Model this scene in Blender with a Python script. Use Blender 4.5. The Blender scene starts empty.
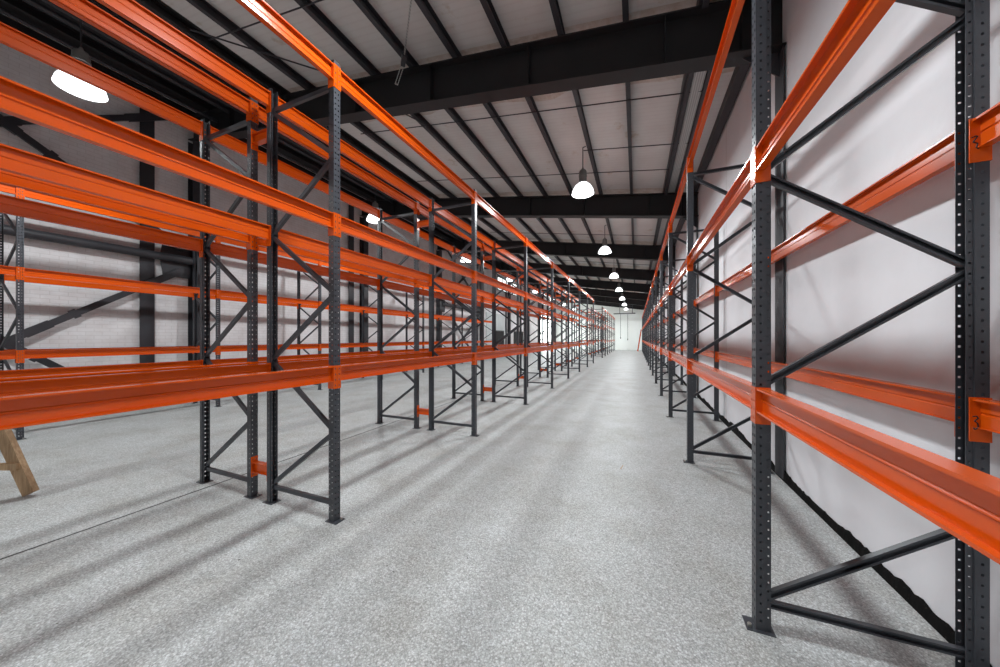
import bpy, math, random
from mathutils import Vector, Matrix

random.seed(7)
SC = bpy.context.scene
COL = SC.collection
PI = math.pi

# ------------------------------------------------------------------ helpers
def lin(r, g, b):
    f = lambda c: (c / 255 / 12.92) if c / 255 <= 0.04045 else ((c / 255 + 0.055) / 1.055) ** 2.4
    return (f(r), f(g), f(b), 1.0)


class MB:
    """collects faces and links them as one mesh"""
    def __init__(self):
        self.v, self.f, self.m = [], [], []

    def add(self, verts, faces, mat=0):
        o = len(self.v)
        self.v += [tuple(p) for p in verts]
        self.f += [tuple(i + o for i in f) for f in faces]
        self.m += [mat] * len(faces)

    def box(self, x0, x1, y0, y1, z0, z1, mat=0):
        self.add([(x0, y0, z0), (x1, y0, z0), (x1, y1, z0), (x0, y1, z0), (x0, y0, z1), (x1, y0, z1), (x1, y1, z1), (x0, y1, z1)],
                 [(0, 3, 2, 1), (4, 5, 6, 7), (0, 1, 5, 4), (1, 2, 6, 5), (2, 3, 7, 6), (3, 0, 4, 7)], mat)

    def sweep(self, prof, a, b, n, mat=0):
        """a closed 2-D profile (u along n, v along d x n) swept from a to b"""
        a, b = Vector(a), Vector(b)
        d = (b - a).normalized()
        n = Vector(n)
        n = (n - d * n.dot(d)).normalized()
        w = d.cross(n)
        k = len(prof)
        vs = [a + n * u + w * v for u, v in prof] + [b + n * u + w * v for u, v in prof]
        fs = [(i, (i + 1) % k, k + (i + 1) % k, k + i) for i in range(k)]
        fs += [tuple(range(k - 1, -1, -1)), tuple(range(k, 2 * k))]
        self.add(vs, fs, mat)

    def tube(self, a, b, r, seg=12, mat=0):
        a, b = Vector(a), Vector(b)
        d = (b - a).normalized()
        n = Vector((0, 0, 1)) if abs(d.z) < 0.9 else Vector((1, 0, 0))
        self.sweep([(r * math.cos(2 * PI * i / seg), r * math.sin(2 * PI * i / seg)) for i in range(seg)], a, b, n, mat)

    def lathe(self, prof, seg=28, c=(0, 0, 0), mat=0):
        vs, fs = [], []
        for r, z in prof:
            for i in range(seg):
                t = 2 * PI * i / seg
                vs.append((c[0] + r * math.cos(t), c[1] + r * math.sin(t), c[2] + z))
        for j in range(len(prof) - 1):
            for i in range(seg):
                k = (i + 1) % seg
                fs.append((j * seg + i, j * seg + k, (j + 1) * seg + k, (j + 1) * seg + i))
        self.add(vs, fs, mat)

    def perf(self, o, u, v, n, us, vs, hole, th):
        """a plate of thickness th on grid lines us x vs, leaving out the cells where hole(i, j)"""
        o, u, v, n = Vector(o), Vector(u), Vector(v), Vector(n)
        nu, nv = len(us), len(vs)
        P = [o + u * a + v * b for b in vs for a in us]
        allv = P + [p - n * th for p in P]
        N = nu * nv
        idx = lambda i, j: j * nu + i
        solid = lambda i, j: 0 <= i < nu - 1 and 0 <= j < nv - 1 and not hole(i, j)
        fs = []
        for j in range(nv - 1):
            for i in range(nu - 1):
                if not solid(i, j):
                    continue
                q = (idx(i, j), idx(i + 1, j), idx(i + 1, j + 1), idx(i, j + 1))
                fs.append(q)
                fs.append(tuple(N + t for t in reversed(q)))
                for di, dj, a, b in ((0, -1, q[0], q[1]), (1, 0, q[1], q[2]), (0, 1, q[2], q[3]), (-1, 0, q[3], q[0])):
                    if not solid(i + di, j + dj):
                        fs.append((b, a, N + a, N + b))
        self.add(allv, fs)

    def mesh(self, name, mats, smooth=False):
        me = bpy.data.meshes.new(name)
        me.from_pydata(self.v, [], self.f)
        for m in (mats if isinstance(mats, (list, tuple)) else [mats]):
            me.materials.append(m)
        if any(self.m):
            me.polygons.foreach_set('material_index', self.m)
        if smooth:
            me.polygons.foreach_set('use_smooth', [True] * len(me.polygons))
        me.validate()
        me.update()
        if smooth:
            try:
                me.set_sharp_from_angle(angle=math.radians(40))
            except Exception:
                pass
        return me


def put(name, data, parent=None, loc=(0, 0, 0), rz=0.0):
    o = bpy.data.objects.new(name, data)
    COL.objects.link(o)
    o.location = loc
    o.rotation_euler = (0, 0, rz)
    if parent is not None:
        o.parent = parent
    return o


def tag(o, label, cat, group=None, kind=None):
    o['label'] = label
    o['category'] = cat
    if group:
        o['group'] = group
    if kind:
        o['kind'] = kind
    return o


ORD = ['first', 'second', 'third', 'fourth', 'fifth', 'sixth', 'seventh', 'eighth', 'ninth', 'tenth', 'eleventh', 'twelfth',
       'thirteenth', 'fourteenth', 'fifteenth', 'sixteenth', 'seventeenth', 'eighteenth']


# ------------------------------------------------------------------ materials
def mat(name, col, rough=0.5, metal=0.0, spec=0.5):
    m = bpy.data.materials.new(name)
    m.use_nodes = True
    b = m.node_tree.nodes['Principled BSDF']
    b.inputs['Base Color'].default_value = col
    b.inputs['Roughness'].default_value = rough
    b.inputs['Metallic'].default_value = metal
    b.inputs['Specular IOR Level'].default_value = spec
    return m


def N(m, t, **kw):
    n = m.node_tree.nodes.new(t)
    for k, v in kw.items():
        setattr(n, k, v)
    return n


def L(m, a, b):
    m.node_tree.links.new(a, b)


def ramp(m, fac, stops):
    r = N(m, 'ShaderNodeValToRGB')
    el = r.color_ramp.elements
    while len(el) < len(stops):
        el.new(0.5)
    for e, (p, c) in zip(el, stops):
        e.position = p
        e.color = c
    L(m, fac, r.inputs['Fac'])
    return r.outputs['Color']


def noise(m, vec, scale, detail=3.0, rough=0.5):
    n = N(m, 'ShaderNodeTexNoise')
    n.inputs['Scale'].default_value = scale
    n.inputs['Detail'].default_value = detail
    n.inputs['Roughness'].default_value = rough
    L(m, vec, n.inputs['Vector'])
    return n.outputs['Fac']


def mix(m, fac, a, b, mode='MIX'):
    n = N(m, 'ShaderNodeMix', data_type='RGBA', blend_type=mode)
    if isinstance(fac, float):
        n.inputs['Factor'].default_value = fac
    else:
        L(m, fac, n.inputs['Factor'])
    for s, x in ((n.inputs[6], a), (n.inputs[7], b)):
        if isinstance(x, tuple):
            s.default_value = x
        else:
            L(m, x, s)
    return n.outputs[2]


def bump(m, h, strength, dist=0.01):
    b = N(m, 'ShaderNodeBump')
    b.inputs['Strength'].default_value = strength
    b.inputs['Distance'].default_value = dist
    L(m, h, b.inputs['Height'])
    L(m, b.outputs['Normal'], m.node_tree.nodes['Principled BSDF'].inputs['Normal'])


def math_n(m, op, a, b=None):
    n = N(m, 'ShaderNodeMath', operation=op)
    for s, x in ((n.inputs[0], a), (n.inputs[1], b)):
        if x is None:
            continue
        if isinstance(x, (int, float)):
            s.default_value = x
        else:
            L(m, x, s)
    return n.outputs[0]


def objco(m):
    return N(m, 'ShaderNodeTexCoord').outputs['Object']


def basecol(m, c):
    L(m, c, m.node_tree.nodes['Principled BSDF'].inputs['Base Color'])


# glossy orange powder coat
ORANGE = mat('orange_paint', lin(206, 80, 9), 0.19, 0.0, 0.5)
co = objco(ORANGE)
basecol(ORANGE, ramp(ORANGE, noise(ORANGE, co, 1.2, 2), [(0.3, lin(204, 78, 8)), (0.7, lin(208, 83, 10))]))

# dark grey powder coat of the frames
GREY = mat('grey_paint', lin(72, 75, 80), 0.36, 0.0, 0.5)
co = objco(GREY)
basecol(GREY, ramp(GREY, noise(GREY, co, 5.0, 4), [(0.3, lin(55, 57, 62)), (0.7, lin(62, 64, 70))]))

DARKSTEEL = mat('dark_steel', lin(46, 47, 52), 0.5)
co = objco(DARKSTEEL)
basecol(DARKSTEEL, ramp(DARKSTEEL, noise(DARKSTEEL, co, 2.0, 4), [(0.3, lin(40, 41, 46)), (0.7, lin(54, 54, 59))]))

BLACKSTEEL = mat('black_steel', lin(24, 24, 27), 0.6)
co = objco(BLACKSTEEL)
basecol(BLACKSTEEL, ramp(BLACKSTEEL, noise(BLACKSTEEL, co, 1.5, 4), [(0.3, lin(18, 18, 21)), (0.7, lin(32, 31, 34))]))
GALV = mat('galvanised_steel', lin(170, 172, 172), 0.45, 0.6)
co = objco(GALV)
wv = N(GALV, 'ShaderNodeTexWave', wave_type='BANDS', bands_direction='X')
wv.inputs['Scale'].default_value = 9.0
L(GALV, co, wv.inputs['Vector'])
basecol(GALV, ramp(GALV, wv.outputs['Fac'], [(0.2, lin(150, 153, 152)), (0.5, lin(186, 189, 187))]))
BOLT = mat('zinc_bolt', lin(190, 188, 180), 0.3, 0.9)
BLACK = mat('black_opening', lin(12, 12, 13), 0.8)
INK = mat('black_marker_ink', lin(14, 12, 12), 0.6)

# speckled concrete floor with a dark saw-cut joint
FLOOR = mat('speckled_concrete', lin(190, 192, 190), 0.5, 0.0, 0.35)
co = objco(FLOOR)
vo = N(FLOOR, 'ShaderNodeTexVoronoi', feature='F1')
vo.inputs['Scale'].default_value = 105.0
L(FLOOR, co, vo.inputs['Vector'])
chips = ramp(FLOOR, vo.outputs['Distance'], [(0.22, lin(203, 207, 209)), (0.60, lin(144, 146, 146))])
chipc = N(FLOOR, 'ShaderNodeSeparateColor')
L(FLOOR, vo.outputs['Color'], chipc.inputs[0])
tint = ramp(FLOOR, chipc.outputs[0], [(0.0, lin(134, 136, 136)), (0.3, lin(176, 177, 175)), (0.65, lin(188, 193, 194)), (1.0, lin(238, 242, 244))])
c1 = mix(FLOOR, 0.5, chips, tint)
big = ramp(FLOOR, noise(FLOOR, co, 1.4, 6, 0.65), [(0.3, lin(226, 222, 216)), (0.5, lin(244, 243, 241)), (0.7, lin(255, 255, 255))])
c2 = mix(FLOOR, 1.0, c1, big, 'MULTIPLY')
specks = ramp(FLOOR, noise(FLOOR, co, 24.0, 1), [(0.785, (1, 1, 1, 1)), (0.80, (0.25, 0.24, 0.22, 1))])
c3 = mix(FLOOR, 1.0, c2, specks, 'MULTIPLY')
sx = N(FLOOR, 'ShaderNodeSeparateXYZ')
L(FLOOR, co, sx.inputs[0])
wob = math_n(FLOOR, 'MULTIPLY', math_n(FLOOR, 'SUBTRACT', noise(FLOOR, co, 7.0, 4), 0.5), 0.02)
dx = math_n(FLOOR, 'ABSOLUTE', math_n(FLOOR, 'ADD', math_n(FLOOR, 'ADD', sx.outputs[0], 4.44), wob))
joint = math_n(FLOOR, 'LESS_THAN', dx, 0.013)
basecol(FLOOR, mix(FLOOR, joint, c3, lin(40, 38, 36)))
bump(FLOOR, vo.outputs['Distance'], 0.15, 0.002)

# smooth white wall, vertical sheet joints
WALLW = mat('white_wall_paint', lin(226, 223, 224), 0.55, 0.0, 0.3)
co = objco(WALLW)
sx = N(WALLW, 'ShaderNodeSeparateXYZ')
L(WALLW, co, sx.inputs[0])
base = ramp(WALLW, noise(WALLW, co, 1.3, 5, 0.6), [(0.25, lin(219, 220, 224)), (0.7, lin(228, 229, 233))])
md = math_n(WALLW, 'ABSOLUTE', math_n(WALLW, 'SUBTRACT', math_n(WALLW, 'FRACT', math_n(WALLW, 'DIVIDE', math_n(WALLW, 'SUBTRACT', sx.outputs[1], 4.655), 5.83)), 0.5))
jl = math_n(WALLW, 'LESS_THAN', md, 0.0022)
marks = ramp(WALLW, noise(WALLW, co, 5.5, 2), [(0.80, (1, 1, 1, 1)), (0.83, (0.6, 0.58, 0.57, 1))])
basecol(WALLW, mix(WALLW, jl, mix(WALLW, 1.0, base, marks, 'MULTIPLY'), lin(196, 193, 193)))
bump(WALLW, noise(WALLW, co, 18.0, 4), 0.12, 0.01)

# painted brick of the far long wall
BRICK = mat('white_painted_brick', lin(225, 223, 222), 0.6, 0.0, 0.3)
co = objco(BRICK)
sx = N(BRICK, 'ShaderNodeSeparateXYZ')
L(BRICK, co, sx.inputs[0])
cb = N(BRICK, 'ShaderNodeCombineXYZ')
L(BRICK, sx.outputs[1], cb.inputs[0])
L(BRICK, sx.outputs[2], cb.inputs[1])
bt = N(BRICK, 'ShaderNodeTexBrick')
bt.inputs['Scale'].default_value = 1.0
bt.inputs['Brick Width'].default_value = 0.235
bt.inputs['Row Height'].default_value = 0.082
bt.inputs['Mortar Size'].default_value = 0.007
bt.inputs['Mortar Smooth'].default_value = 0.4
bt.inputs['Color1'].default_value = lin(228, 227, 229)
bt.inputs['Color2'].default_value = lin(224, 223, 224)
bt.inputs['Mortar'].default_value = lin(213, 211, 212)
L(BRICK, cb.outputs[0], bt.inputs['Vector'])
dirt = ramp(BRICK, noise(BRICK, co, 2.2, 5, 0.65), [(0.3, lin(238, 234, 233)), (0.65, (1, 1, 1, 1))])
basecol(BRICK, mix(BRICK, 1.0, bt.outputs['Color'], dirt, 'MULTIPLY'))
inv = math_n(BRICK, 'SUBTRACT', 1.0, bt.outputs['Fac'])
bump(BRICK, inv, 0.25, 0.005)

# plain plaster of the end walls
PLASTER = mat('white_end_wall', lin(232, 235, 231), 0.6, 0.0, 0.3)
co = objco(PLASTER)
basecol(PLASTER, ramp(PLASTER, noise(PLASTER, co, 0.7, 4), [(0.3, lin(236, 240, 236)), (0.7, lin(243, 246, 243))]))

# roof lining panels: fine ribs, brown damp stains
ROOF = mat('grey_roof_lining', lin(186, 180, 175), 0.6, 0.0, 0.3)
co = objco(ROOF)
wv = N(ROOF, 'ShaderNodeTexWave', wave_type='BANDS', bands_direction='Y')
wv.inputs['Scale'].default_value = 2.6
wv.inputs['Distortion'].default_value = 0.4
L(ROOF, co, wv.inputs['Vector'])
rib = ramp(ROOF, wv.outputs['Fac'], [(0.0, lin(250, 249, 249)), (0.3, (1, 1, 1, 1))])
tone = ramp(ROOF, noise(ROOF, co, 0.8, 5, 0.6), [(0.3, lin(200, 199, 197)), (0.7, lin(216, 216, 214))])
st = ramp(ROOF, noise(ROOF, co, 1.1, 6, 0.7), [(0.60, (1, 1, 1, 1)), (0.72, lin(214, 194, 170))])
sx = N(ROOF, 'ShaderNodeSeparateXYZ')
L(ROOF, co, sx.inputs[0])
fr = math_n(ROOF, 'FRACT', math_n(ROOF, 'DIVIDE', math_n(ROOF, 'SUBTRACT', sx.outputs[1], 4.9), 5.83))
fr = math_n(ROOF, 'ADD', fr, math_n(ROOF, 'MULTIPLY', math_n(ROOF, 'SUBTRACT', noise(ROOF, co, 0.9, 2), 0.5), 0.12))
band = math_n(ROOF, 'LESS_THAN', fr, 0.235)
blot = ramp(ROOF, noise(ROOF, co, 5.0, 6, 0.75), [(0.38, lin(226, 210, 196)), (0.62, lin(250, 244, 240))])
tone = mix(ROOF, band, tone, mix(ROOF, 1.0, tone, blot, 'MULTIPLY'))
basecol(ROOF, mix(ROOF, 1.0, mix(ROOF, 1.0, tone, rib, 'MULTIPLY'), st, 'MULTIPLY'))
bump(ROOF, wv.outputs['Fac'], 0.06, 0.01)
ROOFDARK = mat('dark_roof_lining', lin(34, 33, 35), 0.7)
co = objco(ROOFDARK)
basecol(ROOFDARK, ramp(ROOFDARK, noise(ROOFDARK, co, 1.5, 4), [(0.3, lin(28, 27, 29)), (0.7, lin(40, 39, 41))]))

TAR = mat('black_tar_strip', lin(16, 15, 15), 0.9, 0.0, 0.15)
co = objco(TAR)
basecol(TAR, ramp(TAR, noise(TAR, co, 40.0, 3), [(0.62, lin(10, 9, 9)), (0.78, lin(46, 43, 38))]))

WOOD = mat('raw_timber', lin(168, 138, 104), 0.6)
co = objco(WOOD)
mp = N(WOOD, 'ShaderNodeMapping')
mp.inputs['Scale'].default_value = (14, 14, 1.5)
L(WOOD, co, mp.inputs['Vector'])
basecol(WOOD, ramp(WOOD, noise(WOOD, mp.outputs[0], 4.0, 5), [(0.3, lin(146, 116, 84)), (0.7, lin(186, 156, 120))]))
bump(WOOD, noise(WOOD, mp.outputs[0], 8.0, 4), 0.2, 0.003)


def emis(name, col, s):
    m = mat(name, col, 0.4)
    b = m.node_tree.nodes['Principled BSDF']
    b.inputs['Emission Color'].default_value = col
    b.inputs['Emission Strength'].default_value = s
    return m


LENS = emis('lit_lamp_lens', (0.97, 1.0, 1.0, 1), 14.0)
BELL = emis('lit_lamp_reflector', (0.95, 0.98, 1.0, 1), 2.6)
HOUSING = mat('lamp_housing', lin(120, 120, 118), 0.4, 0.5)
WALLSHADE = mat('grey_door_paint', lin(186, 190, 190), 0.5)  # shade on the brick wall, put into a flat grey
co = objco(WALLSHADE)
basecol(WALLSHADE, ramp(WALLSHADE, noise(WALLSHADE, co, 1.5, 4), [(0.3, lin(180, 184, 184)), (0.7, lin(192, 196, 196))]))

# ------------------------------------------------------------------ dimensions
XW_R, XW_L, Y_END, Y_BACK = 1.62, -11.0, 47.0, -9.0
FR0, FRB = 4.925, 5.83                    # portal frames
SL = 0.145                                # roof slope, rising to the brick wall
PUR = lambda x: 6.02 - SL * x             # underside of the purlins
CEIL = lambda x: 6.20 - SL * x
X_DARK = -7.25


def slab(name, x0, x1, m, th=0.06):
    mb = MB()
    vs = []
    for x in (x0, x1):
        for y in (Y_BACK, Y_END):
            vs += [(x, y, CEIL(x)), (x, y, CEIL(x) + th)]
    mb.add(vs, [(0, 4, 6, 2), (1, 3, 7, 5), (0, 1, 5, 4), (2, 6, 7, 3), (0, 2, 3, 1), (4, 5, 7, 6)])
    return put(name, mb.mesh(name, m))


# ------------------------------------------------------------------ room shell
mb = MB(); mb.box(XW_L - 0.2, XW_R + 0.2, Y_BACK - 0.2, Y_END + 0.2, -0.12, 0.0)
tag(put('floor', mb.mesh('floor', FLOOR)), 'pale speckled concrete floor with a dark saw cut joint', 'floor', kind='structure')
mb = MB(); mb.box(XW_R, XW_R + 0.15, Y_BACK - 0.2, Y_END + 0.2, 0.0, CEIL(XW_R))
tag(put('wall_right', mb.mesh('wall_right', WALLW)), 'smooth white long wall close behind a single rack', 'wall', kind='structure')
mb = MB(); mb.box(XW_L - 0.15, XW_L, Y_BACK - 0.2, Y_END + 0.2, 0.0, CEIL(XW_L))
tag(put('wall_left', mb.mesh('wall_left', BRICK)), 'white painted brick long wall with dark steel columns', 'wall', kind='structure')


def gable(name, y0, y1, m):
    mb = MB()
    vs = []
    for y in (y0, y1):
        vs += [(XW_L, y, 0), (XW_R, y, 0), (XW_R, y, CEIL(XW_R)), (XW_L, y, CEIL(XW_L))]
    mb.add(vs, [(0, 1, 2, 3), (7, 6, 5, 4), (0, 4, 5, 1), (1, 5, 6, 2), (2, 6, 7, 3), (3, 7, 4, 0)])
    return put(name, mb.mesh(name, m))


tag(gable('wall_end', Y_END, Y_END + 0.15, PLASTER), 'bright white wall closing the end of the aisle', 'wall', kind='structure')
tag(gable('wall_back', Y_BACK - 0.15, Y_BACK, PLASTER), 'white wall behind the camera', 'wall', kind='structure')
tag(slab('ceiling', X_DARK, XW_R + 0.1, ROOF), 'grey ribbed roof lining between dark purlins', 'ceiling', kind='structure')
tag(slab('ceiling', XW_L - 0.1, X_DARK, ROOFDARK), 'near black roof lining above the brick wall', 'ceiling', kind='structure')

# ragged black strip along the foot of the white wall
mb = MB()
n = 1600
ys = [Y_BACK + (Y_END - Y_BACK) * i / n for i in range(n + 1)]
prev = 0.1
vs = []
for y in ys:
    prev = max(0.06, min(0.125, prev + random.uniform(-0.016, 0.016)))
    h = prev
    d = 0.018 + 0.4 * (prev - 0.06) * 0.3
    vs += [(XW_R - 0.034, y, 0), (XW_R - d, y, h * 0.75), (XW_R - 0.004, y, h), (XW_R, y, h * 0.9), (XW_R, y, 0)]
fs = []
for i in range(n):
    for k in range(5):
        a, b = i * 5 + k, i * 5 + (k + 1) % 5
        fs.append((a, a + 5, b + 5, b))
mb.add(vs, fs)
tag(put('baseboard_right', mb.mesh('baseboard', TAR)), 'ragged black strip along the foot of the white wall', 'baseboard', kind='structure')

# shade panel and doors in the brick wall and the end wall
mb = MB(); mb.box(XW_L, XW_L + 0.05, 23.4, 27.4, 0.0, 3.7)  # grey panel standing in for a shaded stretch of wall
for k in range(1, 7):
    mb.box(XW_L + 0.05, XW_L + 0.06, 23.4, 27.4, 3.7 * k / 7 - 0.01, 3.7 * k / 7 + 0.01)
tag(put('door_1', mb.mesh('door', WALLSHADE)), 'pale grey tall door panel in the brick wall', 'door', kind='structure')
for k, (a, b) in enumerate(((24.6, 26.9), (29.8, 32.3))):
    mb = MB(); mb.box(XW_L + (0.062 if k == 0 else 0), XW_L + 0.10, a, b, 0.0, 2.2)
    o = tag(put('door_%d' % (k + 2), mb.mesh('door', BLACK)), ['black low doorway in the pale grey door panel', 'black low doorway in the bright brick wall beyond'][k], 'door', kind='structure')
    mb = MB()
    mb.box(XW_L + 0.05, XW_L + 0.12, a - 0.08, a, 0.0, 2.28); mb.box(XW_L + 0.05, XW_L + 0.12, b, b + 0.08, 0.0, 2.28)
    mb.box(XW_L + 0.05, XW_L + 0.12, a, b, 2.2, 2.28)
    put('door_frame', mb.mesh('door_frame', DARKSTEEL), o)

# high window added in the brick wall, glowing to brighten the far end
SKY = emis('daylight_pane', (0.93, 1.0, 0.98, 1), 1.3)
DAY = emis('daylight_opening', (0.93, 1.0, 0.98, 1), 8.0)
for k, (a, b) in enumerate(((25.6, 30.6),)):
    mb = MB()
    z0, z1, x = 5.75, 6.95, XW_L
    for q in (z0, z1 - .07):
        mb.box(x, x + .07, a, b, q, q + .07)
    nn = 4
    for i in range(nn + 1):
        y = a + (b - a - .06) * i / nn
        mb.box(x, x + .07, y, y + .06, z0 + .07, z1 - .07)
    o = tag(put('window_%d' % (k + 1), mb.mesh('window', DARKSTEEL)), ['bright high window strip near the roof, far along the brick wall', 'second bright high window strip, close to the end wall'][k], 'window', kind='structure')
    mb = MB(); mb.box(x + .005, x + .02, a + .03, b - .03, z0 + .03, z1 - .03)
    put('pane', mb.mesh('pane', SKY), o)

mb = MB(); mb.box(XW_L, XW_L + 0.03, 39.0, 44.6, 0.0, 4.4)  # glowing doorway added to brighten the far end of the hall
o = tag(put('door_4', mb.mesh('door', DAY)), 'bright open loading doorway behind the far double rack', 'door', kind='structure')
mb = MB(); mb.box(XW_L, XW_L + 0.10, 38.8, 39.0, 0.0, 4.6); mb.box(XW_L, XW_L + 0.10, 44.6, 44.8, 0.0, 4.6); mb.box(XW_L, XW_L + 0.10, 39.0, 44.6, 4.4, 4.6)
put('door_frame', mb.mesh('door_frame', DARKSTEEL), o)

# ------------------------------------------------------------------ steel structure
mb = MB(); mb.box(-10.99, -10.94, Y_BACK, 24.0, 7.30, 7.72);
tag(put('eaves_beam', mb.mesh('eaves_beam', BLACKSTEEL)), 'black eaves beam where the brick wall meets the roof', 'beam', kind='structure')
FRAMES = [FR0 + FRB * i for i in range(-2, 8)]
FR_SEEN = [i for i in range(-2, 8)]


def i_section(mb, x0, x1, y0, y1, z0, z1, axis, tf=0.018, tw=0.012):
    pass


# rafters: I sections across the hall, parallel to the roof
for i, yc in zip(FR_SEEN, FRAMES):
    mb = MB()
    xa, xb = XW_L, XW_R - 0.0
    hw, tf, tw, dep = 0.125, 0.02, 0.012, 0.665

    def bar(y0, y1, o0, o1, x0=xa, x1=xb):
        vs = []
        for x in (x0, x1):
            zt = PUR(x) - 0.012
            vs += [(x, y0, zt - o1), (x, y1, zt - o1), (x, y1, zt - o0), (x, y0, zt - o0)]
        mb.add(vs, [(0, 1, 2, 3), (7, 6, 5, 4), (0, 4, 5, 1), (1, 5, 6, 2), (2, 6, 7, 3), (3, 7, 4, 0)])
    bar(yc - hw, yc + hw, 0.0, tf)
    bar(yc - hw, yc + hw, dep - tf, dep)
    bar(yc - tw / 2, yc + tw / 2, tf, dep - tf)
    for xs in (-9.2, -7.2, -5.1, -3.35, -1.55, 0.35, 1.2):
        bar(yc - hw + 0.01, yc + hw - 0.01, tf, dep - tf, xs, xs + 0.012)
    o = put('roof_rafter', mb.mesh('roof_rafter', BLACKSTEEL))
    nm = ORD[i] + ' deep black rafter in view, crossing under the purlins' if i >= 0 else ORD[-i - 1] + ' black rafter behind the camera'
    tag(o, nm, 'rafter', 'black rafters across the hall', 'structure')
    mb = MB()
    zt = PUR(1.45) - dep
    mb.add([(1.22, yc - 0.006, PUR(1.22) - dep - 0.012), (1.62, yc - 0.006, zt - 0.01), (1.62, yc - 0.006, zt - 0.36),
            (1.22, yc + 0.006, PUR(1.22) - dep - 0.012), (1.62, yc + 0.006, zt - 0.01), (1.62, yc + 0.006, zt - 0.36)],
           [(0, 2, 1), (3, 4, 5), (0, 1, 4, 3), (1, 2, 5, 4), (2, 0, 3, 5)])
    put('knee_plate', mb.mesh('knee_plate', DARKSTEEL), o)

# columns on both long walls
for i, yc in zip(FR_SEEN, FRAMES):
    for side in (1, -1):
        mb = MB()
        hw = 0.125
        if side == 1:
            mb.box(1.588, 1.600, yc - hw, yc + hw, 0.0, PUR(1.6) - 0.69)
            mb.box(1.600, XW_R, yc - 0.006, yc + 0.006, 0.0, PUR(1.6) - 0.69)
        else:
            zt = PUR(-10.75) - 0.70
            mb.box(-10.765, -10.75, yc - hw, yc + hw, 0.0, zt)
            mb.box(XW_L + 0.015, -10.765, yc - 0.006, yc + 0.006, 0.0, zt)
            mb.box(XW_L, XW_L + 0.015, yc - hw, yc + hw, 0.0, zt)
        o = put('steel_column', mb.mesh('steel_column', DARKSTEEL))
        wall = 'white wall' if side == 1 else 'brick wall'
        if i >= 0:
            lab = '%s dark steel column in view flat against the %s' % (ORD[i], wall)
        else:
            lab = '%s dark steel column on the %s behind the camera' % (ORD[-i - 1], wall)
        tag(o, lab, 'column', 'dark columns on the ' + wall, 'structure')

# slimmer wind posts on the brick wall, one a little before each column
for k in range(5):
    yc = 3.99 + k * FRB + (0.3 if k else 0)
    mb = MB()
    mb.box(-10.93, -10.915, yc - 0.13, yc + 0.13, 0.0, PUR(-10.9) - 0.02)
    mb.box(XW_L, -10.93, yc - 0.006, yc + 0.006, 0.0, PUR(-10.9) - 0.02)
    tag(put('wind_post', mb.mesh('wind_post', DARKSTEEL)), '%s flat dark wind post on brick wall, just before a column' % ORD[k], 'column',
        'wind posts on the brick wall', 'structure')

# purlins run the length of the hall
PX = [1.52] + [0.77 - 0.905 * k for k in range(13)]
for k, x in enumerate(PX):
    mb = MB()
    w = 0.038 if k else 0.07
    z0, z1 = PUR(x), CEIL(x) - 0.006
    for (a, b, c, d) in ((x - w, x + w, z0, z0 + 0.012), (x - w, x + w, z1 - 0.012, z1), (x - w, x - w + 0.012, z0 + 0.012, z1 - 0.012)):
        mb.box(a, b, Y_BACK, Y_END, c, d)
    mb.box(x + w - 0.01, x + w, Y_BACK, Y_END, z0 + 0.012, z0 + 0.04)
    tag(put('roof_purlin', mb.mesh('roof_purlin', DARKSTEEL if x > X_DARK else BLACKSTEEL)),
        '%s long dark roof purlin counted from the white wall' % ORD[k], 'purlin', 'dark purlins along the roof', 'structure')

# pale perforated cable tray and its dark side channels beside the second purlin
t = put('cable_tray', None, loc=(0.935, 0, 0))
tag(t, 'pale perforated cable tray in a dark channel under the roof edge', 'cable tray')
mb = MB()
zt = PUR(0.98) - 0.02
for j in range(-1, 7):
    y0 = FR0 + j * FRB + 0.2
    mb.box(-0.085, 0.085, y0, y0 + FRB - 0.4, zt, zt + 0.006)
put('tray_base', mb.mesh('tray_base', GALV), t)
for s in (-1, 1):
    mb = MB()
    xo = -0.17 if s < 0 else 0.10
    for j in range(-1, 7):
        y0 = FR0 + j * FRB + 0.14
        mb.box(xo, xo + 0.07, y0, y0 + FRB - 0.28, zt - 0.03, zt + 0.10)
    put('side_channel', mb.mesh('side_channel', DARKSTEEL), t)

# thin conduits and rods under the purlins, across the roof
CND = [(3.4, -7.1, 0.6), (6.42, -6.6, 1.1), (8.02, -1.17, 1.1), (9.18, -6.9, 1.1), (12.3, -6.8, 1.1), (15.0, -6.8, 1.1), (18.2, -6.8, 1.1), (20.9, -6.8, 1.1)]
for k, (y, x0, x1) in enumerate(CND):
    mb = MB()
    mb.tube((x0, y, PUR(x0) - 0.012), (x1, y, PUR(x1) - 0.012), 0.011, 8)
    tag(put('roof_conduit', mb.mesh('roof_conduit', DARKSTEEL)), '%s thin dark conduit across the roof, counted from the camera' % ORD[k], 'conduit', 'thin conduits across the roof')
RODS = [((-7.15, 3.15), (-5.2, 4.78), 'thin dark bracing rod slanting under the dark roof edge'),
        ((-5.25, 5.08), (-4.5, 6.4), 'short dark bracing rod just beyond the big rafter')]
for k, ((x0, y0), (x1, y1), lab) in enumerate(RODS):
    mb = MB()
    mb.tube((x0, y0, PUR(x0) - 0.03), (x1, y1, PUR(x1) - 0.03), 0.014, 8)
    tag(put('bracing_rod', mb.mesh('bracing_rod', DARKSTEEL)), lab, 'rod')
t = put('tie_rod', None, loc=(-2.75, 3.57, 6.40))
tag(t, 'hanging tie rod with a turnbuckle tied to the nearest rafter', 'rod')
a = Vector((0, 0, 0)); b = Vector((-0.79, 0.80, -0.03)); c = Vector((-0.93, 0.93, -0.06)); d = Vector((-1.26, 1.16, -0.13))
mb = MB(); mb.tube(a, b, 0.012, 8); put('rod', mb.mesh('rod', GALV), t)
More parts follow.
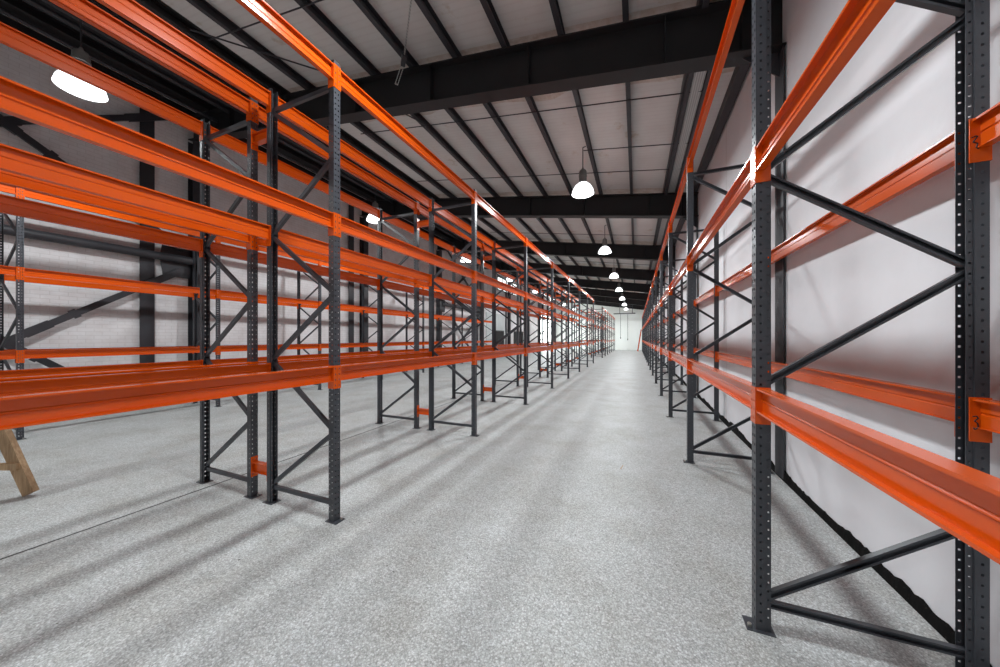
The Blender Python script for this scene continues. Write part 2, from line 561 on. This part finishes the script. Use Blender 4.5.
mb = MB(); mb.sweep([(-.04, -.035), (.04, -.035), (.04, .035), (-.04, .035)], b, c, (0, 0, 1)); put('bracket', mb.mesh('bracket', DARKSTEEL), t)
mb = MB()
u = (d - c).normalized(); sd = u.cross(Vector((0, 0, 1))).normalized() * 0.022
mb.tube(c + sd, d + sd, 0.008, 8); mb.tube(c - sd, d - sd, 0.008, 8)
mb.tube(c - sd * 1.3, c + sd * 1.3, 0.012, 8); mb.tube(d - sd * 1.3, d + sd * 1.3, 0.012, 8)
put('turnbuckle', mb.mesh('turnbuckle', GALV), t)

# service rails in the dark roof zone over the brick wall
for k, (x, dz, r) in enumerate(((-7.6, 0.05, 0.03), (-8.15, 0.12, 0.045), (-8.75, 0.2, 0.03), (-9.3, 0.1, 0.05), (-9.9, 0.25, 0.035))):
    mb = MB(); mb.tube((x, Y_BACK, PUR(x) - dz), (x, Y_END, PUR(x) - dz), r, 10)
    tag(put('roof_pipe', mb.mesh('roof_pipe', DARKSTEEL)), '%s dark pipe running under the black roof beside the brick wall' % ORD[k], 'pipe', 'pipes under the black roof')

# wall bracing: tube, diagonals and gussets in two bays of the brick wall
XB = -10.80


def box_prof(a, b):
    return [(-a, -b), (a, -b), (a, b), (-a, b)]


for nb, ya in enumerate((FR0 - FRB, FR0 + 2 * FRB)):
    yb = ya + FRB
    where = 'of the bay beside the camera' if nb == 0 else 'far along the brick wall'
    mb = MB(); mb.tube((XB, ya + 0.126, 3.68), (XB, yb - 0.126, 3.68), 0.095, 20)
    tag(put('bracing_tube', mb.mesh('bracing_tube', DARKSTEEL, True)), 'thick dark horizontal tube on the brick wall, ' + where, 'tube')
    yc = (ya + yb) / 2
    runs = [((ya + 1.1, .28), (yb - .3, 3.42), 0.0, 'lower wall brace rising to the column'), ((ya + 1.2, 3.1), (yb - 1.17, .1), .06, 'lower wall brace falling to the column foot'),
            ((ya + .3, 3.94), (yb - .3, 7.42), 0.0, 'upper wall brace rising to the roof'), ((ya + .3, 7.42), (yb - .3, 3.94), .06, 'upper wall brace falling from the roof')]
    for (y0, z0), (y1, z1), off, lab in runs:
        t = put('diagonal_brace', None, loc=(XB - 0.062, (y0 + y1) / 2, (z0 + z1) / 2))
        tag(t, 'dark steel ' + lab + ', ' + where, 'brace', 'diagonal braces on the brick wall')
        h = Vector((0, (y1 - y0) / 2, (z1 - z0) / 2))
        xo = Vector((off, 0, 0))
        mb = MB()
        for s in (-1, 1):
            mb.sweep([(0.06 * q[0], 0.028 * q[1]) for q in ((-1, -1), (1, -1), (1, 1), (-1, 1))], h * 0.05 * s + xo, h * s + xo, h.cross(Vector((1, 0, 0))))
        mb.sweep([(0.06 * q[0], 0.028 * q[1]) for q in ((-1, -1), (1, -1), (1, 1), (-1, 1))], h * -0.05 + xo, h * 0.05 + xo, h.cross(Vector((1, 0, 0))))
        put('strut', mb.mesh('strut', DARKSTEEL), t)
        for e0, e1, hw_ in ((-.98, -.80, .085), (.62, .98, .078), (.19, .225, .088), (-.07, .07, .076)):
            mb = MB()
            mb.sweep([(hw_ * q[0], 0.032 * q[1]) for q in ((-1, -1), (1, -1), (1, 1), (-1, 1))], h * e0 + xo, h * e1 + xo, h.cross(Vector((1, 0, 0))))
            put('splice_plate', mb.mesh('splice_plate', DARKSTEEL), t)
    for yg, sg in ((ya, 1), (yb, -1)):
        mb = MB()
        mb.add([(XB - .111, yg + sg * .12, 3.22), (XB - .111, yg + sg * .12, 4.12), (XB - .111, yg + sg * .66, 4.10), (XB - .111, yg + sg * .72, 3.70), (XB - .111, yg + sg * .66, 3.24),
                (XB - .0955, yg + sg * .12, 3.22), (XB - .0955, yg + sg * .12, 4.12), (XB - .0955, yg + sg * .66, 4.10), (XB - .0955, yg + sg * .72, 3.70), (XB - .0955, yg + sg * .66, 3.24)],
               [(0, 1, 2, 3, 4), (9, 8, 7, 6, 5), (0, 5, 6, 1), (1, 6, 7, 2), (2, 7, 8, 3), (3, 8, 9, 4), (4, 9, 5, 0)])
        tag(put('gusset_plate', mb.mesh('gusset_plate', DARKSTEEL)), 'dark gusset plate where braces meet the %s column, %s' % ('near' if sg > 0 else 'next', where), 'plate', 'gusset plates on the brick wall')

# ------------------------------------------------------------------ racking: meshes
W2 = 0.035       # half width of a post
DX = 0.073        # depth of a post
TH = 0.003


def make_post(h, name):
    mb = MB()
    rows = [0.06 + 0.05 * k for k in range(int((h - 0.08) / 0.05))]
    # perforated face, two columns of slots
    us = [0, 0.013, 0.026, 0.044, 0.057, 0.07]
    vs = [0.0]
    for r in rows:
        vs += [r - 0.008, r + 0.008]
    vs.append(h)
    mb.perf((0, -W2, 0), (0, 1, 0), (0, 0, 1), (1, 0, 0), us, vs, lambda i, j: i in (1, 3) and j % 2 == 1, TH)
    # side plates and stepped-in lips
    for s in (-1, 1):
        vs2 = [0.0]
        for r in rows:
            vs2 += [r - 0.0055, r + 0.0055]
        vs2.append(h)
        us2 = [0, 0.015, 0.025, 0.042]
        mb.perf((-TH, s * W2, 0), (-1, 0, 0), (0, 0, 1), (0, s, 0), us2, vs2, lambda i, j: i == 1 and j % 2 == 1, TH)
        y1 = s * (W2 - 0.007)
        mb.box(-0.048, -0.042, min(y1, s * W2), max(y1, s * W2), 0, h)
        vs3 = [0.0]
        for r in rows:
            vs3 += [r + 0.020, r + 0.030]
        vs3.append(h)
        us3 = [0, 0.010, 0.020, 0.028]
        mb.perf((-0.045, y1, 0), (-1, 0, 0), (0, 0, 1), (0, s, 0), us3, vs3, lambda i, j: i == 1 and j % 2 == 1, TH)
    return mb.mesh(name, GREY)


POST_L = make_post(4.20, 'post')
POST_R = make_post(4.12, 'post')

mb = MB()
mb.box(-0.09, 0.045, -0.052, 0.052, 0.0, 0.006)
mb.lathe([(0.0001, 0.022), (0.011, 0.022), (0.011, 0.006)], 6, (0.026, 0.022, 0), 1)
BASEPLATE = mb.mesh('base_plate', [GREY, BOLT])

CPROF = [(-0.02, -0.014), (0.02, -0.014), (0.02, 0.014), (0.009, 0.014), (0.009, 0.011), (0.0165, 0.011), (0.0165, -0.011), (-0.0165, -0.011), (-0.0165, 0.011), (-0.009, 0.011), (-0.009, 0.014), (-0.02, 0.014)]


def make_brace(a, b):
    mb = MB()
    d = (Vector(b) - Vector(a)).normalized()
    n = Vector((0, 1, 0)).cross(d)
    mb.sweep(CPROF, a, b, n)
    # bolt head at each end
    return mb.mesh('brace', GREY)


def frame_kit(d, first, z0, dz, n, ztop):
    """horizontals and diagonals in a frame of depth d; first = +1 when the zigzag starts at the front post"""
    xf, xr = d / 2 - 0.055, -d / 2 + 0.055
    hor = [make_brace((xr, 0, z), (xf, 0, z)) for z in (z0, ztop)]
    dia = []
    s = first
    for k in range(n):
        za, zb = z0 + 0.025 + k * dz, z0 + 0.025 + (k + 1) * dz - 0.03
        if k:
            za += 0.005
        xa, xb = (xf, xr) if s > 0 else (xr, xf)
        dia.append(make_brace((xa, 0, za + 0.01), (xb, 0, zb)))
        s = -s
    return hor, dia


KIT_AB = frame_kit(0.938, -1, 0.16, 0.635, 6, 3.985)
KIT_C = frame_kit(1.05, -1, 0.16, 0.635, 6, 3.985)
KIT_R = frame_kit(0.895, 1, 0.15, 0.615, 6, 3.87)


def make_frame(kit, post, d):
    t = put('rack_upright', None)
    for s in (1, -1):
        p = put('post', post, t, (s * d / 2, 0, 0), 0 if s > 0 else PI)
        put('base_plate', BASEPLATE, p)
    for m in kit[0]:
        put('horizontal_brace', m, t)
    for m in kit[1]:
        put('diagonal_brace', m, t)
    return t


def dup(root):
    r = root.copy()
    COL.objects.link(r)
    for ch in list(root.children):
        c = ch.copy(); COL.objects.link(c); c.parent = r
        for g in list(ch.children):
            e = g.copy(); COL.objects.link(e); e.parent = c
    return r


H = 0.138
BO = 0.066
BPROF = [(0, H), (0, H - .010), (-.003, H - .010), (-.003, H - .0035), (-.030, H - .0035), (-.030, .076), (-.0255, .071), (-.0255, .067), (-.030, .062), (-.030, .0035), (-.003, .0035), (-.003, .010), (0, .010), (0, 0),
         (-.044, 0), (-.044, .0035), (-.0335, .0035), (-.0335, .062), (-.029, .067), (-.029, .071), (-.0335, .076), (-.0335, H - .0035), (-.056, H - .0035), (-.056, H - .010), (-.059, H - .010), (-.059, H)]


def make_beam_mesh(bay):
    mb = MB()
    hl = bay / 2 - W2 - 0.0055
    # sweep along +y with u = x and v = z
    k = len(BPROF)
    vs = [(x, -hl, z + BO) for x, z in BPROF] + [(x, hl, z + BO) for x, z in BPROF]
    fs = [((i + 1) % k, i, k + i, k + (i + 1) % k) for i in range(k)] + [tuple(range(k)), tuple(range(2 * k - 1, k - 1, -1))]
    mb.add(vs, fs)
    return mb.mesh('rack_beam', ORANGE)


def make_connector(sgn):
    """plate at the end of a beam whose far end is at sgn * y; local origin at the post axis"""
    mb = MB()
    ys = -sgn * (W2 + 0.0008)
    y2 = ys - sgn * 0.004
    mb.box(-0.068, 0.0045, min(ys, y2), max(ys, y2), 0, 0.21)
    y0, y1 = -sgn * (W2 + 0.0008), -sgn * 0.001
    a = min(y0, y1); w = abs(y1 - y0)
    vs = [0.0]
    for r in (0.03, 0.08, 0.13, 0.18):
        vs += [r - 0.008, r + 0.008]
    vs.append(0.21)
    us = [0, w * 0.36, w * 0.36 + 0.012, w]
    if sgn > 0:
        us = [0, w - w * 0.36 - 0.012, w - w * 0.36, w]
    mb.perf((0.0045, a, 0), (0, 1, 0), (0, 0, 1), (1, 0, 0), us, vs, lambda i, j: i == 1 and j % 2 == 1, 0.0035)
    return mb.mesh('end_connector', ORANGE)


CONN = {1: make_connector(1), -1: make_connector(-1)}


def make_beam(bay):
    t = put('rack_beam', make_beam_mesh(bay))
    for s in (1, -1):
        put('end_connector', CONN[s], t, (0, s * bay / 2, 0))
    return t


# row spacer between the two back-to-back rows
SPX0, SPX1 = -3.465, -3.725
mb = MB()
ls = abs(SPX1 - SPX0) / 2 - 0.006
k6 = [(-.03, 0.0), (.03, 0.0), (.03, .006), (.003, .006), (.003, .094), (.03, .094), (.03, .1), (-.03, .1), (-.03, .094), (-.003, .094), (-.003, .006), (-.03, .006)]
vs = [(-ls, y, z + .055) for y, z in k6] + [(ls, y, z + .055) for y, z in k6]
k = len(k6)
mb.add(vs, [(i, (i + 1) % k, k + (i + 1) % k, k + i) for i in range(k)] + [tuple(range(k - 1, -1, -1)), tuple(range(k, 2 * k))])
SPACER = mb.mesh('row_spacer', ORANGE)
mb = MB()
mb.perf((0, -.034, 0), (0, 1, 0), (0, 0, 1), (1, 0, 0), [0, .012, .022, .046, .056, .068], [0, .022, .036, .174, .188, .21], lambda i, j: i in (1, 3) and j in (1, 3), .005)
SPPLATE = mb.mesh('end_plate', ORANGE)

# ------------------------------------------------------------------ racking: placing
class Row:
    def __init__(s, key, face, d, rz, y0, bay, i0, n, kit, post, frame_name, front_name, rear_name, lv_f, lv_r):
        s.__dict__.update(locals())


LV = [('low', 1.214), ('middle', 2.604), ('top', 3.955)]
LVC = [('low', 1.26), ('middle', 2.63), ('top', 3.955)]
LVR = [('low', 1.185), ('middle', 2.566), ('top', 3.888)]
LVRR = [('low', 1.187), ('middle', 2.508)]
ROWS = [
    Row('A', -2.527, 0.938, 0.0, 2.179, 2.803, -1, 9, KIT_AB, POST_L, 'aisle row of the double rack', 'aisle face of double rack', 'inner face of aisle row, double rack', LV, LV),
    Row('B', -3.725, 0.938, 0.0, 2.179, 2.803, -1, 9, KIT_AB, POST_L, 'back row of the double rack', 'inner face of back row, double rack', 'rear face of double rack', LV, LV),
    Row('C', -9.36, 1.05, 0.0, 1.91, 2.765, -1, 9, KIT_C, POST_L, 'rack by the brick wall', 'front of rack by brick wall', 'back of rack by brick wall', LVC, LVC),
    Row('R', 0.633, 0.895, PI, 2.328, 2.711, -1, 17, KIT_R, POST_R, 'rack by the white wall', 'aisle face of rack by white wall', 'wall side of rack by white wall', LVR, LVRR),
    Row('D', -2.527, 0.938, 0.0, 27.77, 2.77, 0, 7, KIT_AB, POST_L, 'aisle row of the far double rack', 'aisle face of far double rack', 'inner face of aisle row, far double rack', LV, LV),
    Row('E', -3.725, 0.938, 0.0, 27.77, 2.77, 0, 7, KIT_AB, POST_L, 'back row of the far double rack', 'inner face of back row, far double rack', 'rear face of far double rack', LV, LV),
]
FR_PROTO, BEAM_PROTO = {}, {}


def new_frame(kit, post, d):
    key = d
    if key not in FR_PROTO:
        FR_PROTO[key] = make_frame(kit, post, d)
        return FR_PROTO[key]
    return dup(FR_PROTO[key])


def new_beam(bay):
    if bay not in BEAM_PROTO:
        BEAM_PROTO[bay] = make_beam(bay)
        return BEAM_PROTO[bay]
    return dup(BEAM_PROTO[bay])


MARKS = []
for R in ROWS:
    out = 1 if R.rz == 0 else -1            # direction of the front face
    xc = R.face - out * R.d / 2
    seen0 = R.i0 < 0
    for k in range(R.n):
        i = R.i0 + k
        f = new_frame(R.kit, R.post, R.d)
        f.location = (xc, R.y0 + i * R.bay, 0)
        f.rotation_euler = (0, 0, R.rz)
        if i < 0:
            lab = 'dark grey upright of %s, beside the camera out of view' % R.frame_name
        else:
            lab = '%s dark grey perforated upright in view, %s' % (ORD[i], R.frame_name)
        tag(f, lab, 'rack upright', 'uprights of the ' + R.frame_name)
    for face, lvs, fn in ((1, R.lv_f, R.front_name), (-1, R.lv_r, R.rear_name)):
        x = R.face if face == 1 else R.face - out * R.d
        ang = R.rz if face == 1 else R.rz + PI
        for lname, z in lvs:
            for k in range(R.n - 1):
                i = R.i0 + k
                b = new_beam(R.bay)
                b.location = (x, R.y0 + (i + 0.5) * R.bay, z)
                b.rotation_euler = (0, 0, ang)
                bay_word = ORD[k]
                tag(b, 'orange beam, %s level, %s, %s bay' % (lname, fn, bay_word), 'rack beam', '%s beams, %s' % (lname, fn), 'thing')
                if R.key == 'R' and face == -1 and k == 0:
                    MARKS.append((b, lname))

# black marker scribbles on the two connectors nearest the camera by the white wall
for b, lname in MARKS:
    con = [c for c in b.children if (b.matrix_basis @ Vector(c.location)).y > b.location.y][0]
    sg = 1 if con.location.y > 0 else -1
    if lname == 'low':
        pts = [(-.008, .118), (.004, .122), (.010, .112), (-.002, .098), (.008, .088), (.010, .070), (.000, .058), (-.006, .066)]
    else:
        pts = [(-.012, .118), (.002, .124), (.008, .120), (-.006, .098), (-.004, .094), (.008, .088), (.004, .070), (.011, .062)]
    mb = MB()
    y = -sg * (W2 + 0.0008 + 0.004) - sg * 0.0006
    for p, q in zip(pts[:-1], pts[1:]):
        mb.tube((p[0] - .050, y, p[1]), (q[0] - .050, y, q[1]), 0.0028, 6)
    o = put('pen_mark', mb.mesh('pen_mark', INK), con)
    o['label'] = 'black handwritten marker squiggle'

# row spacers
for y0, bay, i0, n, far in ((2.179, 2.803, -1, 9, ''), (27.77, 2.77, 0, 7, 'far ')):
    for k in range(n):
        i = i0 + k
        for zz, where in ((0.215, 'near the floor'), (3.66, 'near the top')):
            s = put('row_spacer', SPACER, None, ((SPX0 + SPX1) / 2, y0 + i * bay, zz))
            for sg in (1, -1):
                put('end_plate', SPPLATE, s, (sg * (ls + 0.0055) - (0.0 if sg > 0 else 0.0), 0, 0), 0 if sg > 0 else PI)
            lab = 'orange spacer %s joining the %s uprights of the %sdouble rack' % (where, ORD[i] if i >= 0 else 'out of view', far)
            tag(s, lab, 'row spacer', 'row spacers %s, %sdouble rack' % (where, far))

# loose beam leaning against the far end of the rack by the white wall
mb = MB()
k = len(BPROF)
vs = [(x, 0, z) for x, z in BPROF] + [(x, 2.6, z) for x, z in BPROF]
mb.add(vs, [((i + 1) % k, i, k + i, k + (i + 1) % k) for i in range(k)] + [tuple(range(k)), tuple(range(2 * k - 1, k - 1, -1))])
o = put('rack_beam', mb.mesh('rack_beam', ORANGE))
p0, p1 = Vector((0.24, 43.1, 0.02)), Vector((0.615, 43.25, 2.58))
dv = (p1 - p0).normalized()
xa = Vector((0, -1, 0)); xa = (xa - dv * xa.dot(dv)).normalized()
za = xa.cross(dv)
o.matrix_world = Matrix(((xa.x, dv.x, za.x, p0.x), (xa.y, dv.y, za.y, p0.y), (xa.z, dv.z, za.z, p0.z), (0, 0, 0, 1)))
tag(o, 'loose orange beam leaning upright against the far end of a rack', 'rack beam', None, 'thing')
for s, y in ((-1, 0.0), (1, 2.6)):
    put('end_connector', CONN[s], o, (0, y + s * 0.0403, -BO))

# ------------------------------------------------------------------ lamps
mb = MB()
mb.lathe([(0.235, 0.012), (0.250, 0.0), (0.256, 0.004), (0.235, 0.09), (0.185, 0.18), (0.115, 0.245), (0.075, 0.26), (0.070, 0.25), (0.108, 0.235), (0.178, 0.172), (0.228, 0.085), (0.235, 0.012)], 32)
M_BELL = mb.mesh('reflector', BELL, True)
mb = MB(); mb.lathe([(0.0001, 0.016), (0.232, 0.016), (0.232, 0.024), (0.0001, 0.024)], 32)
M_LENS = mb.mesh('lens', LENS)
mb = MB()
mb.lathe([(0.0001, 0.255), (0.085, 0.255), (0.09, 0.275), (0.09, 0.40), (0.097, 0.405), (0.097, 0.44), (0.09, 0.445), (0.09, 0.52), (0.07, 0.56), (0.03, 0.575), (0.02, 0.62), (0.0001, 0.62)], 24)
M_HOUS = mb.mesh('housing', HOUSING, True)
LAMP_P = 145.0
LD = bpy.data.lights.new('high_bay_light', 'AREA')
LD.shape = 'DISK'; LD.size = 0.44; LD.energy = LAMP_P; LD.color = (0.93, 0.98, 1.0)


def make_lamp(x, y, z):
    t = put('high_bay_lamp', None, None, (x, y, z))
    put('reflector', M_BELL, t); put('lens', M_LENS, t); put('housing', M_HOUS, t)
    mb = MB()
    zt = PUR(x) - z - 0.02
    mb.tube((0, 0, 0.61), (0, 0, zt), 0.011, 8)
    mb.tube((0, 0, zt), (0.07, 0, zt + 0.015), 0.011, 8)
    put('hanging_cord', mb.mesh('hanging_cord', DARKSTEEL), t)
    l = put('high_bay_light', LD, t, (0, 0, -0.004))
    return t


for x, z, rowname in ((-1.165, 5.07, 'over the aisle'), (-7.5, 5.30, 'between the double rack and the brick wall')):
    for k in range(9):
        y = FR0 - 1.5 * FRB + k * FRB
        t = make_lamp(x, y + 0.03, z)
        if x < -5:
            lab = 'lit white high bay lamp %s, %s' % (rowname, (ORD[k - 1] + ' in view') if k >= 1 else 'behind the camera')
        else:
            lab = 'lit white high bay lamp %s, %s' % (rowname, (ORD[k - 2] + ' in view') if k >= 2 else ('behind the camera' if k == 0 else 'straight overhead'))
        tag(t, lab, 'lamp', 'lit high bay lamps ' + rowname)

# ------------------------------------------------------------------ hoist bar at the far end
t = put('lifting_bar', None, None, (-1.35, 44.4, 4.72))
tag(t, 'dark steel bar hung under the roof at the aisle end with dangling cables', 'hoist bar')
mb = MB(); mb.box(-1.35, 1.25, -0.06, 0.06, -0.06, 0.06); put('bar', mb.mesh('bar', DARKSTEEL), t)
mb = MB()
for x in (-0.6, 0.9):
    mb.tube((x, 0, 0.06), (x, 0, PUR(-1.35 + x) - 4.72), 0.03, 8)
mb.tube((-0.6, 0, 0.85), (0.9, 0, 0.85), 0.03, 8)
put('hanger', mb.mesh('hanger', DARKSTEEL), t)
for x, zb in ((-0.5, -3.0), (0.35, -3.2)):
    mb = MB(); mb.tube((x, 0, -0.06), (x, 0, zb), 0.022, 8); mb.box(x - .05, x + .05, -.04, .04, zb - .2, zb)
    put('pendant_cable', mb.mesh('pendant_cable', DARKSTEEL), t)

# ------------------------------------------------------------------ timber trestle, mostly outside the frame
t = put('wooden_trestle', None, None, (-6.305, 1.11, 0), 0.3958)
tag(t, 'wooden trestle with splayed legs on the floor behind the double rack', 'trestle')
mb = MB(); mb.box(-0.05, 0.05, -1.30, 0.12, 0.76, 0.86); put('top_rail', mb.mesh('top_rail', WOOD), t)
for ys in (0.0, -1.15):
    for sx_ in (1, -1):
        mb = MB()
        mb.sweep([(-.065, -.024), (.065, -.024), (.065, .024), (-.065, .024)], (sx_ * 0.42, ys, 0.03), (sx_ * 0.06, ys, 0.80), (1, 0, 0.3 * sx_))
        put('leg', mb.mesh('leg', WOOD), t)
    mb = MB(); mb.box(-0.33, 0.33, ys - 0.05, ys - 0.024, 0.29, 0.36); put('rung', mb.mesh('rung', WOOD), t)

# small orange scrap on the floor of the aisle
mb = MB(); mb.sweep([(-.006, 0), (.006, 0), (.004, .004), (-.004, .004)], (-0.185, 4.43, 0.001), (-0.16, 4.58, 0.001), (1, 0, 0))
tag(put('tape_scrap', mb.mesh('tape_scrap', WOOD)), 'tiny tan scrap of tape lying on the aisle floor', 'scrap')

# ------------------------------------------------------------------ world, camera, view
w = bpy.data.worlds.new('world'); SC.world = w
w.use_nodes = True
w.node_tree.nodes['Background'].inputs[0].default_value = (0.6, 0.62, 0.65, 1)
w.node_tree.nodes['Background'].inputs[1].default_value = 0.05

cam = bpy.data.cameras.new('camera')
cam.sensor_width = 36.0
cam.lens = 326.06 * 36 / 1000
cam.shift_y = 0.00393
cam.clip_start = 0.02
cam.clip_end = 200
co_ = bpy.data.objects.new('camera', cam)
COL.objects.link(co_)
co_.location = (0, 0, 1.68)
co_.rotation_euler = (PI / 2, 0, 0.3958)
SC.camera = co_

SC.view_settings.view_transform = 'Standard'
SC.view_settings.look = 'None'
SC.view_settings.gamma = 1.0
SC.view_settings.use_curve_mapping = False
SC.view_settings.exposure = 0.08
SC.cycles.use_denoising = True
SC.cycles.max_bounces = 8
SC.cycles.diffuse_bounces = 5
SC.cycles.sample_clamp_indirect = 6.0
